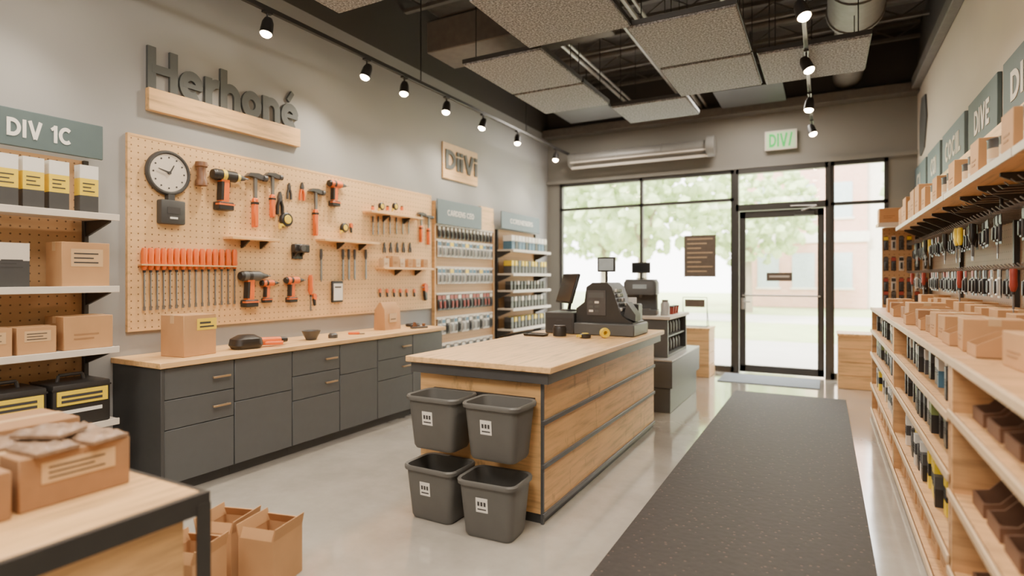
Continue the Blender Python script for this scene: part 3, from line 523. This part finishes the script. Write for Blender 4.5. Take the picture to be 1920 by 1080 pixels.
# ---------- second counter ----------
thing('display_plinth',(-1.94,7.15,0),0,'low slate grey plinth block beside the sales counter','plinth',[('lower_block',B(m_cab).box(-.4,-.74,0,.45,.74,.27,bev=.004)),('upper_block',B(m_cab).box(-.44,-.78,.28,.48,.78,.57,bev=.004)),('pale_top',B(m_cond).box(-.44,-.78,.571,.48,.78,.59,bev=.003))])
e=thing('service_cabinet',(-1.9,6.95,.591),0,'dark open-sided service cabinet with pale top','cabinet',[('cabinet_frame',B(m_cab).box(-.36,-.4,0,.35,.6,.03).box(-.36,-.4,.03,-.33,.6,.43).box(-.33,-.4,.03,.35,-.37,.43).box(-.33,.57,.03,.35,.6,.43).box(-.33,-.37,.22,.33,.57,.235)),('cabinet_top',B(m_cream).box(-.39,-.43,.43,.38,.63,.465,bev=.004))])
def canister(): return solo('canister',B(m_dst,m_blk).lathe([(0,0),(.05,0),(.055,.01),(.055,.12),(.045,.135)]).lathe([(.047,.13),(.047,.15),(0,.152)],1),label='dark metal canister inside service cabinet',cat='canister',group='canisters in the service cabinet')
for i in range(6):
    for z in (.622,.827): place('canister',canister,(-1.66,6.67+i*.15,z))
thing('coffee_machine',(-1.92,6.8,1.057),.15,'black and steel countertop coffee machine','coffee machine',[('machine_body',B(m_cab).rr([(.38,.36,0,.03),(.38,.36,.06,.03)]).rr([(.36,.16,.06,.03),(.36,.16,.3,.03)],c=(0,.09)).rr([(.38,.36,.24,.03),(.38,.36,.38,.04),(.34,.32,.42,.05)])),('drip_tray',B(m_steel).box(-.11,-.16,.061,.11,-.01,.072)),('spout',B(m_steel).cyl((0,-.08,.26),(0,-.08,.2),.02,.014)),('control_panel',B(m_scr2).box(-.08,-.184,.31,.08,-.18,.36))])
thing('small_display',(-1.94,6.85,1.48),.2,'small tablet display on stand over the coffee machine','tablet display',[('stand',B(m_blk).cyl((0,0,0),(0,0,.09),.012).rr([(.12,.1,0,.02),(.11,.09,.012,.02)])),('tablet',B(m_blk,m_screen).box(-.11,-.012,.07,.11,.012,.2,bev=.005).box(-.095,-.014,.085,.095,-.012,.185,1))])
solo('glass_jar',B(m_clear,m_steel).lathe([(0,0),(.05,0),(.052,.13),(.035,.16)]).lathe([(.037,.155),(.037,.18),(0,.182)],1),(-1.64,6.8,1.057),0,'clear jar with metal lid on service cabinet','jar')
def cup(): return solo('paper_cup',B(m_red,m_blk).lathe([(0,0),(.03,0),(.04,.09),(.038,.09),(.028,.005)]).lathe([(.042,.088),(.04,.1),(0,.1)],1),label='red paper cup with black lid on service cabinet',cat='cup',group='cups on the service cabinet')
for i in range(3): place('cup',cup,(-1.62,7.0+i*.13,1.057))
# ---------- floor mats ----------
solo('runner_mat',B(m_mat).box(-1.03,.4,.001,.235,8.1,.01,0,bev=.002),label='long dark speckled rubber runner mat on concrete floor',cat='floor mat')
solo('entry_mat',B(m_rug).box(-1.36,8.72,.001,-.05,9.5,.012,bev=.003),label='blue-grey entry mat in front of glass door',cat='door mat')
# ---------- right side lower shelving ----------
XFr=.46
D=WR-XFr
GR='wooden shelving along the aisle'
bays=[(1.2,2.96,[1.17,.95,.62,.3,.07]),(2.98,5.2,[1.17,.93,.68,.34,.07]),(5.22,7.45,[1.17,.93,.68,.34,.07])]
for a,b,zs in bays:
    gondola((WR,b,0),-PI/2,b-a,D,zs,None,'knotty wooden low shelving unit stocked with goods',w_shelf,None,w_shelf,m_rail,True,GR,.03)
cbs=[carton(.17,.2,.13,m_card,None,'small tan carton on shelf top'),carton(.15,.18,.1,m_cardd,None,'small brown carton on shelf top'),carton(.24,.24,.13,m_card,None,'tan carton on shelf top')]
def tray():
    w,d,h=.17,.22,.11
    return thing('cardboard_tray',(0,0,0),0,'open tan cardboard tray on shelf top','cardboard tray',[('tray_body',B(m_card,m_cardd).box(-w/2,-d/2,0,w/2,d/2,.005,1).prism([(-d/2,.005),(d/2,.005),(d/2,h),(0,h),(-d/2,h*.5)],-w/2,-w/2+.005,0,'yz').prism([(-d/2,.005),(d/2,.005),(d/2,h),(0,h),(-d/2,h*.5)],w/2-.005,w/2,0,'yz').box(-w/2+.005,-d/2,.005,w/2-.005,-d/2+.005,h*.5).box(-w/2+.005,d/2-.005,.005,w/2-.005,d/2,h)),('tray_contents',B(m_cardd,m_tape).box(-w/2+.012,-d/2+.012,.006,w/2-.012,-.005,.04).box(-w/2+.012,.005,.006,w/2-.012,d/2-.012,.07,1))])
y=3.05
while y<6.9:
    k=random.choice((0,3,1,3)); place('rc%d'%k,tray if k==3 else cbs[k],(.64+R(-.02,.02),y,1.171),-PI/2+R(-.08,.08),R(.9,1.15),group='cartons on the shelf top'); y+=R(.21,.26)
for y in (2.68,2.3): place('rc2',cbs[2],(.72,y,1.171),-PI/2+R(-.1,.1),group='cartons on the shelf top')
y=3.6
while y<7.2: place('rc0',cbs[0],(.97,y,1.171),-PI/2,R(1,1.25),group='cartons on the shelf top'); y+=R(.28,.5)
ups=[retail(.05,.16,.15,(m_blk,m_cream),'slim black and white product pack'),retail(.05,.16,.15,(m_blue,m_cream),'slim blue and white product pack'),retail(.06,.16,.15,(m_dst,m_cream),'slim grey product pack'),retail(.06,.2,.16,(m_blk,m_dst),'slim black product pack'),retail(.07,.2,.2,(m_ye,m_blk,m_ye),'slim yellow and black product pack'),retail(.07,.2,.17,(m_blk,m_lime),'slim green and black product pack'),retail(.06,.2,.2,(m_cream,m_dst,m_white),'slim pale product pack')]
for z,ks,st in ((.931,(0,2,2,1,3),.08),(.681,(3,5,2,3,2,3),.085),(.341,(4,3,6,6,3),.09)):
    for ya,yb in ((3.06,5.1),(5.3,7.36)):
        y=ya
        while y<yb: k=random.choice(ks); place('up%d'%k,ups[k],(.6+R(-.015,.02),y,z),-PI/2+R(-.06,.06),.95,group='slim packs on wooden shelves'); y+=st+R(0,.03)
for y in [3.15+.27*i for i in range(8)]+[5.4+.3*i for i in range(7)]: place('rc0',cbs[0],(.62,y,.071),-PI/2,1.15,group='cartons on the bottom shelf')
def sbin():
    w,d=.17,.3
    return solo('shelf_bin',B(m_brown).box(-w/2,-d/2,0,w/2,d/2,.008).box(-w/2,-d/2,.008,w/2,-d/2+.008,.05).box(-w/2,d/2-.008,.008,w/2,d/2,.15).prism([(-d/2,.008),(d/2,.008),(d/2,.15),(-d/2+.12,.14),(-d/2+.05,.06),(-d/2,.05)],-w/2,-w/2+.008,0,'yz').prism([(-d/2,.008),(d/2,.008),(d/2,.15),(-d/2+.12,.14),(-d/2+.05,.06),(-d/2,.05)],w/2-.008,w/2,0,'yz'),label='brown fibreboard open-front shelf bin with dividers',cat='shelf bin',group='brown shelf bins')
for z in (.951,.621,.301,.071):
    for i in range(7): place('sbin',sbin,(.66,1.4+i*.225,z),-PI/2)
# ---------- right wall upper display ----------
thing('wall_display',(WR,8.25,1.2),-PI/2,'brown pegboard wall display with dark posts','wall display',[('back_panel',B(m_peg3).box(0,-.03,0,7.0,-.001,1.12))]+[('post',B(m_blk2).box(x,-.06,-.02,x+.03,-.031,1.12)) for x in (0,1.7,3.4,5.1,6.9)])
for i,(a,b) in enumerate(((6.6,7.97),(4.95,6.58),(3.3,4.93),(1.6,3.28))):
    e=thing('wall_shelf',(WR,b,2.07),-PI/2,'long pale wall shelf with white edge on black brackets','shelf',[('shelf_board',B(w_x).box(0,-.40,-.03,b-a,-.062,0,bev=.003)),('price_rail',B(m_cream).box(0,-.412,-.035,b-a,-.401,.004))],'long wall shelves')
    for x in (.1,.6,1.1): part(e,'bracket',B(m_blk2).prism([(-.062,-.031),(-.062,-.18),(-.1,-.17),(-.34,-.05),(-.34,-.031)],x,x+.02,0,'yz'))
thing('wall_shelf',(WR,8.2,2.44),-PI/2,'upper wooden ledge shelf below the teal signs','shelf',[('shelf_board',B(w_x).box(0,-.2,-.1,6.6,0,0,bev=.003))])
def hook(): return solo('peg_hook',B(m_steel).tube([(0,0,0),(0,-.26,.0),(0,-.28,.02)],.0035,seg=6),label='steel peg hook on pegboard',cat='hook',group='steel peg hooks')
hk=[driver(m_red,.08,1.1),driver(m_blk,.08,1.2),pliers(m_blk),pliers(m_ye),fixpack(.055,.18,m_blk,m_ye,m_blk),fixpack(.055,.18,m_cream,m_blk),fixpack(.055,.18,m_blk,m_red,m_blk),fixpack(.055,.18,m_blk,m_dst,m_blk),driver(m_ye,.08,1.1)]
def hang(z,x,ks,y0,y1,st,sc=1.2,skip=0):
    y=y0
    while y<y1:
        k=random.choice(ks); place('peghook',hook,(WR-.03,y,z),-PI/2)
        dz=-.065 if k in (0,1,2,3,8) else .006
        if R(0,1)>=skip: place('hk%d'%k,hk[k],(x+R(-.03,.03),y,z+dz*sc),-PI/2,sc,label='tool or pack hanging from steel hooks on pegboard',group='hanging tools on hooks')
        y+=st
hang(1.87,.93,(7,7,8,4,7,7,1,6),5.0,8.0,.076,1.0); hang(1.87,.93,(7,1,7),3.6,5.0,.09,1.0,.5); hang(1.55,.93,(7,7,7,6,7,5,0,7),3.5,8.0,.076,1.0,.05); hang(1.98,.98,(1,7,1),3.4,5.4,.12,.5,.9)
thing('end_display',(.62,8.3,0),0,'end-of-aisle pegboard display with top shelf','display unit',[('back_panel',B(m_peg2).box(0,0,1.13,.5,.03,2.1)),('lower_panel',B(w_shelf).box(0,0,.0,.5,.03,1.1)),('top_shelf',B(w_x).box(-.06,-.3,2.11,.5,.1,2.14)),('base_shelf',B(w_shelf).box(-.04,-.4,1.1,.5,0,1.13)),('price_rail',B(m_cream).box(-.06,-.31,2.09,.5,-.301,2.14))])
place('rc0',cbs[0],(.68,8.15,2.141),.0,1.3,group='cartons on the high shelf'); place('rc0',cbs[0],(.97,8.15,2.141),.05,1.3,group='cartons on the high shelf')
for z,ks in ((2.0,(4,5,7)),(1.75,(7,6,5)),(1.5,(6,5,6)),(1.34,(6,7))):
    for i in range(6): k=ks[i%len(ks)]; place('hk%d'%k,hk[k],(.66+i*.078,8.299,z),0,.95,group='packs on the end display',label='pack hanging on end-of-aisle display')
ub=[carton(.2,.22,.2,m_card,None,'tan carton on high wall shelf'),carton(.26,.24,.26,m_card,None,'large tan carton on high wall shelf')]
for y,k in ((7.8,0),(7.56,0),(7.28,1),(6.98,0),(6.68,1),(6.36,1),(6.05,0)): place('ub%d'%k,ub[k],(.86,y,2.071),-PI/2,group='cartons on the high wall shelf')
def roll(): return solo('paint_tin',B(m_cream,m_dst,m_rail).lathe([(0,0),(.055,0),(.055,.05)]).lathe([(.055,.05),(.055,.1)],2).lathe([(.055,.1),(.055,.14),(.058,.145),(.05,.15),(0,.148)],1),label='pale metal tin with tan band on high wall shelf',cat='tin',group='tins on the high wall shelf')
y=5.7; i=0
while y>2.4:
    if i%3==1: place('ub0',roll,(.86,y-.03,2.071),-PI/2,1.0,group='cartons on the high wall shelf'); y-=.27
    else: place('tin',roll,(.82,y,2.071),0,R(.9,1.2)); place('tin',roll,(.99,y-.06,2.071),0,1.0); y-=.2
    i+=1
for u0,u1,s,m,tw in ((1712,1738,'CI',m_teal2,.3),(1741,1765,'COI',m_teal2,.35),(1769,1812,'COCIIL',m_teal2,.75),(1818,1875,'DIVE',m_teal,.5),(1884,1990,'DIVE',m_teal,.7)):
    a=onX(WR-.02,u0,300)[1]; b=onX(WR-.02,u1,300)[1]; L=a-b
    e=thing('header_sign',(WR,a,2.5),-PI/2,'grey-green wall header sign with pale lettering','sign',[('sign_board',B(m).box(0,-.03,.05,L-.03,0,.5,bev=.004)),('wood_ledge',B(w_x).box(0,-.05,-.055,L,0,.049))],'grey-green header signs')
    letters(s,min(tw,L*.8),.2,m_cream,e,(L/2,-.031,.28),.003,hw=.14)
p=onX(WR,1733,235); solo('wall_emblem',B(m_cab).loft([[(-.28,-.02,-.3),(-.2,-.02,-.36),(.1,-.02,-.3),(.3,-.02,.05),(.2,-.02,.35),(-.1,-.02,.38),(-.26,-.02,.1)],[(-.28,0,-.3),(-.2,0,-.36),(.1,0,-.3),(.3,0,.05),(.2,0,.35),(-.1,0,.38),(-.26,0,.1)]],smooth=False),(WR,p[1],p[2]),-PI/2,'dark cut-out emblem mounted on pale wall','emblem')
# ---------- back wall items ----------
p=onY(WB-.06,1464,263); e=thing('exit_sign',(p[0],WB-.06,p[2]),0,'pale green illuminated exit-style sign with green letters','exit sign',[('sign_box',B(m_exit,m_cream).box(-.2,-.03,-.13,.2,.059,.13,0,bev=.004)),('frame',B(m_cream).box(-.21,-.035,.13,.21,.0,.145).box(-.21,-.035,-.145,.21,.0,-.13).box(-.22,-.035,-.145,-.2,0,.145).box(.2,-.035,-.145,.22,0,.145))])
letters('DIV/',.32,.2,m_green,e,(0,-.031,0),.004,hw=.14)
p=onY(WB-.03,1312,480); e=thing('window_poster',(p[0],WB-.024,p[2]),0,'brown printed notice hung on window glass','poster',[]); b=B(m_poster,m_rail).box(-.25,-.006,-.34,.25,0,.34)
for i in range(8): b.box(-.2,-.008,.27-i*.075,.2-.09*(i%3),-.006,.285-i*.075,1)
part(e,'notice_sheet',b)
p=onY(WB-.03,1461,519); thing('door_notice',(p[0],WB-.005,p[2]),0,'small dark notice plate on glass door','notice',[('plate',B(m_poster).box(-.18,-.006,-.065,.18,0,.065)),('printed_text',B(m_cream).box(-.14,-.008,-.01,.14,-.006,.02))])
def crate(w,d,h):
    def mk():
        e=thing('wooden_crate',(0,0,0),0,'pale wooden plank crate standing by the window','wooden crate',[],'wooden crates by the window')
        part(e,'crate_shell',B(w_x).box(-w/2+.01,-d/2+.01,.02,w/2-.01,d/2-.01,h-.01))
        q=B(w_x)
        for i in range(4):
            z=.0+i*h/4; q.box(-w/2,-d/2,z+.004,w/2,-d/2+.009,z+h/4-.004).box(-w/2,-d/2+.01,z+.004,-w/2+.009,d/2,z+h/4-.004).box(w/2-.009,-d/2+.01,z+.004,w/2,d/2,z+h/4-.004)
        part(e,'side_planks',q); part(e,'crate_lid',B(w_top).box(-w/2-.01,-d/2-.01,h-.009,w/2+.01,d/2+.01,h+.02,bev=.003)); return e
    return mk
place('crate',crate(.55,.5,.72),(-1.78,9.2,0)); place('crate',crate(.5,.5,.72),(.44,9.2,0))
thing('wire_stand',(-1.75,9.15,.741),0,'small black wire display stand on crate','display stand',[('wire_frame',B(m_blk).tube([(-.18,0,0),(-.18,0,.45),(.18,0,.45),(.18,0,0)],.006).tube([(-.18,.15,0),(-.18,0,.3)],.005).tube([(.18,.15,0),(.18,0,.3)],.005)),('display_plate',B(m_poster).box(-.15,-.012,.3,.15,-.006,.42)),('base_plate',B(m_blk).box(-.19,-.06,0,.19,.16,.008))])
# ---------- foreground table ----------
TZ=.75
thing('work_table',(-2.5,.72,0),0,'worktable with pale wooden top and dark steel frame','table',[
 ('table_top',B(w_y).box(-3.2,.2,TZ-.03,-1.93,1.26,TZ,bev=.006)),
 ('steel_apron',B(m_blk2).box(-1.93,.2,TZ-.075,-1.905,1.28,TZ-.004).box(-3.2,1.26,TZ-.075,-1.93,1.28,TZ-.004).box(-3.2,.18,TZ-.075,-1.905,.2,TZ)),
 ]+[('leg',B(m_blk2).prism([(x,y),(x+sx*.05,y),(x+sx*.05,y+sy*.008),(x+sx*.008,y+sy*.008),(x+sx*.008,y+sy*.05),(x,y+sy*.05)],0,TZ-.04,0,'xy')) for x,y,sx,sy in ((-1.903,1.282,-1,-1),(-3.2,1.282,1,-1),(-1.903,.178,-1,1),(-3.2,.178,1,1))]+
 [('lower_shelf',B(w_y).box(-3.18,.22,.3,-1.93,1.24,.33)),('side_panel',B(w_y).box(-1.945,.26,.34,-1.931,1.2,TZ-.076))],None,True)
place('fgb',carton(.33,.3,.17,m_cardd,m_tape,'brown cardboard carton with pale shipping label on table'),(-2.38,1.02,TZ+.001),PI/2)
place('fgb2',carton(.26,.3,.15,m_cardd,None,'brown carton on table edge'),(-2.36,.7,TZ+.001),PI/2)
place('fgb3',carton(.3,.3,.2,m_cardd,None,'brown carton standing at the back of the table'),(-2.74,1.04,TZ+.001),PI/2)
def bagm():
    b=B(m_bag); n=9; g=[[b.bm.verts.new(((i/n-.5)*.17,(j/n-.5)*.13,.012+R(0,.018)*(0 if i in(0,n) or j in (0,n) else 1))) for j in range(n+1)] for i in range(n+1)]
    g2=[[b.bm.verts.new(((i/n-.5)*.17,(j/n-.5)*.13,.0)) for j in range(n+1)] for i in range(n+1)]
    for i in range(n):
        for j in range(n):
            b.bm.faces.new((g[i][j],g[i+1][j],g[i+1][j+1],g[i][j+1])); b.bm.faces.new((g2[i][j],g2[i][j+1],g2[i+1][j+1],g2[i+1][j]))
        b.bm.faces.new((g[i][0],g2[i][0],g2[i+1][0],g[i+1][0])); b.bm.faces.new((g[i][n],g[i+1][n],g2[i+1][n],g2[i][n]))
        b.bm.faces.new((g[0][i],g[0][i+1],g2[0][i+1],g2[0][i])); b.bm.faces.new((g[n][i],g2[n][i],g2[n][i+1],g[n][i+1]))
    return solo('plastic_packet',b,label='crumpled clear plastic packet of brown goods on carton',cat='plastic packet',group='plastic packets on the carton')
for x,y,r,z in ((-2.3,.95,.1,.9225),(-2.46,1.09,1.5,.9225),(-2.47,.93,-.1,.9225),(-2.3,1.1,.2,.9225),(-2.38,1.0,.5,.953)): place('bagp',bagm,(x,y,z),r,1.0)
def openbox():
    w,d,h=.1,.11,.24; b=B(m_card).box(-w,-d,0,w,d,.006).box(-w,-d,.006,-w+.005,d,h).box(w-.005,-d,.006,w,d,h).box(-w+.005,-d,.006,w-.005,-d+.005,h).box(-w+.005,d-.005,.006,w-.005,d,h)
    e=thing('open_carton',(0,0,0),0,'open empty cardboard carton with raised flaps on floor','cardboard box',[('box_body',b)],'open cartons on the floor')
    for s in (-1,1):
        part(e,'flap',B(m_card).prism([(s*w,h),(s*(w+.012),h+.06),(s*(w+.008),h+.06),(s*(w-.006),h)],-d,d,0,'xz'))
        part(e,'flap',B(m_card).prism([(s*d,h),(s*(d-.02),h+.045),(s*(d-.025),h+.043),(s*(d-.006),h)],-w+.01,w-.01,0,'yz'))
    return e
place('obx',openbox,(-2.68,1.9,.001),.3); place('obx',openbox,(-2.42,1.95,.001),.22); place('obx',openbox,(-2.55,1.62,.001),.3)
# ---------- exterior ----------
struct('ground_outside',B(m_pave,m_grass).box(-40,WB+.15,-.12,40,15,-.02).box(-40,15.01,-.12,40,60,-.03,1))
solo('road',B(m_pave).box(-40,21,-.029,40,25,-.0),label='pale asphalt road beyond the lawn',cat='road')
def tree():
    e=thing('tree',(0,0,0),0,'leafy pale green street tree outside','tree',[('trunk',B(m_bark).cyl((0,0,-.05),(0,0,2.2),.17,.12).cyl((0,0,2.1),(.6,.2,3.4),.1,.05).cyl((0,0,2.1),(-.5,-.2,3.3),.1,.05))])
    b=B(m_leaf)
    for i in range(700):
        a=R(0,2*PI); rr=2.4*R(0,1)**.5; z=3.9+R(-1,1)*2.0*(1-(rr/2.55)**2)**.5; s=R(.08,.2); vs=bmesh.ops.create_icosphere(b.bm,subdivisions=1,radius=s)['verts']; c=Vector((rr*math.cos(a),rr*math.sin(a),z))
        for v in vs: v.co=c+v.co*R(.6,1.4)
    part(e,'foliage',b); return e
for x,y,s in ((-10.8,17,1.15),(-5.2,18.5,1.15),(-17,27,1.5),(3.9,19.5,1.0),(9.5,27,1.3),(-2.9,27,1.1),(-9.5,27,1.2)): place('tree',tree,(x,y,0),R(0,6),s,group='trees outside')
e=thing('brick_building',(0,32,0),0,'pale brick building across the street','building',[('brick_walls',B(m_brick,m_conc).box(-3.5,0,0,1.8,8,9).box(1.8,.4,0,12,8,7,1).box(-3.6,-.1,3.2,1.9,0,3.7,1))])
for i in range(3):
    for z in (1,4.4): part(e,'window',B(m_glassb,m_conc).box(-3+i*1.6,-.05,z,-2+i*1.6,-.01,z+1.7).box(-3.08+i*1.6,-.07,z-.1,-1.92+i*1.6,-.01,z,1))
l=bpy.data.lights.new('sun','SUN'); l.energy=9; l.angle=.15; l.color=(1,.97,.9); o=bpy.data.objects.new('sun',l); COL.objects.link(o); o.rotation_euler=Vector((.25,.75,-.62)).to_track_quat('-Z','Y').to_euler()
# ---------- added fill lights in made-up fixtures ----------
def fill_lamp(loc,pw,col=(1,.89,.76),sx=1.1,sy=1.1):  # housing and rod invented to carry an added area light
    thing('added_fill_light',(loc[0],loc[1],loc[2]+.01),0,'square flat made-up fixture for an added fill light','fill light',[('housing',B(m_blk2).box(-sx/2-.03,-sy/2-.03,0,sx/2+.03,sy/2+.03,.05)),('hanging_rod',B(m_blk2).cyl((0,0,.05),(0,0,4.93-loc[2]),.01))],'added fill lights')
    l=bpy.data.lights.new('area','AREA'); l.shape='RECTANGLE'; l.size=sx; l.size_y=sy; l.energy=pw; l.color=col
    o=bpy.data.objects.new('area_lamp',l); COL.objects.link(o); o.location=loc
fill_lamp((-2.9,-.7,3.85),75); fill_lamp((-.9,.3,3.85),105); fill_lamp((-1.7,2.2,4.05),95)
fill_lamp((-.9,8.6,4.0),45,sx=.8,sy=.8); fill_lamp((-3.2,8.3,4.0),45,sx=.8,sy=.8)
# ---------- world & camera ----------
w=bpy.data.worlds.new('world'); bpy.context.scene.world=w; w.use_nodes=True; bg=w.node_tree.nodes['Background']; bg.inputs[0].default_value=(1,.975,.93,1); bg.inputs[1].default_value=9.5
cam=bpy.data.cameras.new('camera'); co=bpy.data.objects.new('camera',cam); COL.objects.link(co); co.location=(0,0,H)
co.rotation_euler=(PI/2,0,math.atan2(S,C)); cam.sensor_width=36; cam.lens=1080/1920*36; cam.shift_y=-20/1920; cam.clip_start=.05
cam.dof.use_dof=True; cam.dof.focus_distance=4.0; cam.dof.aperture_fstop=.85
sc=bpy.context.scene; sc.camera=co
sc.view_settings.view_transform='AgX'; sc.view_settings.look='None'; sc.view_settings.exposure=.28
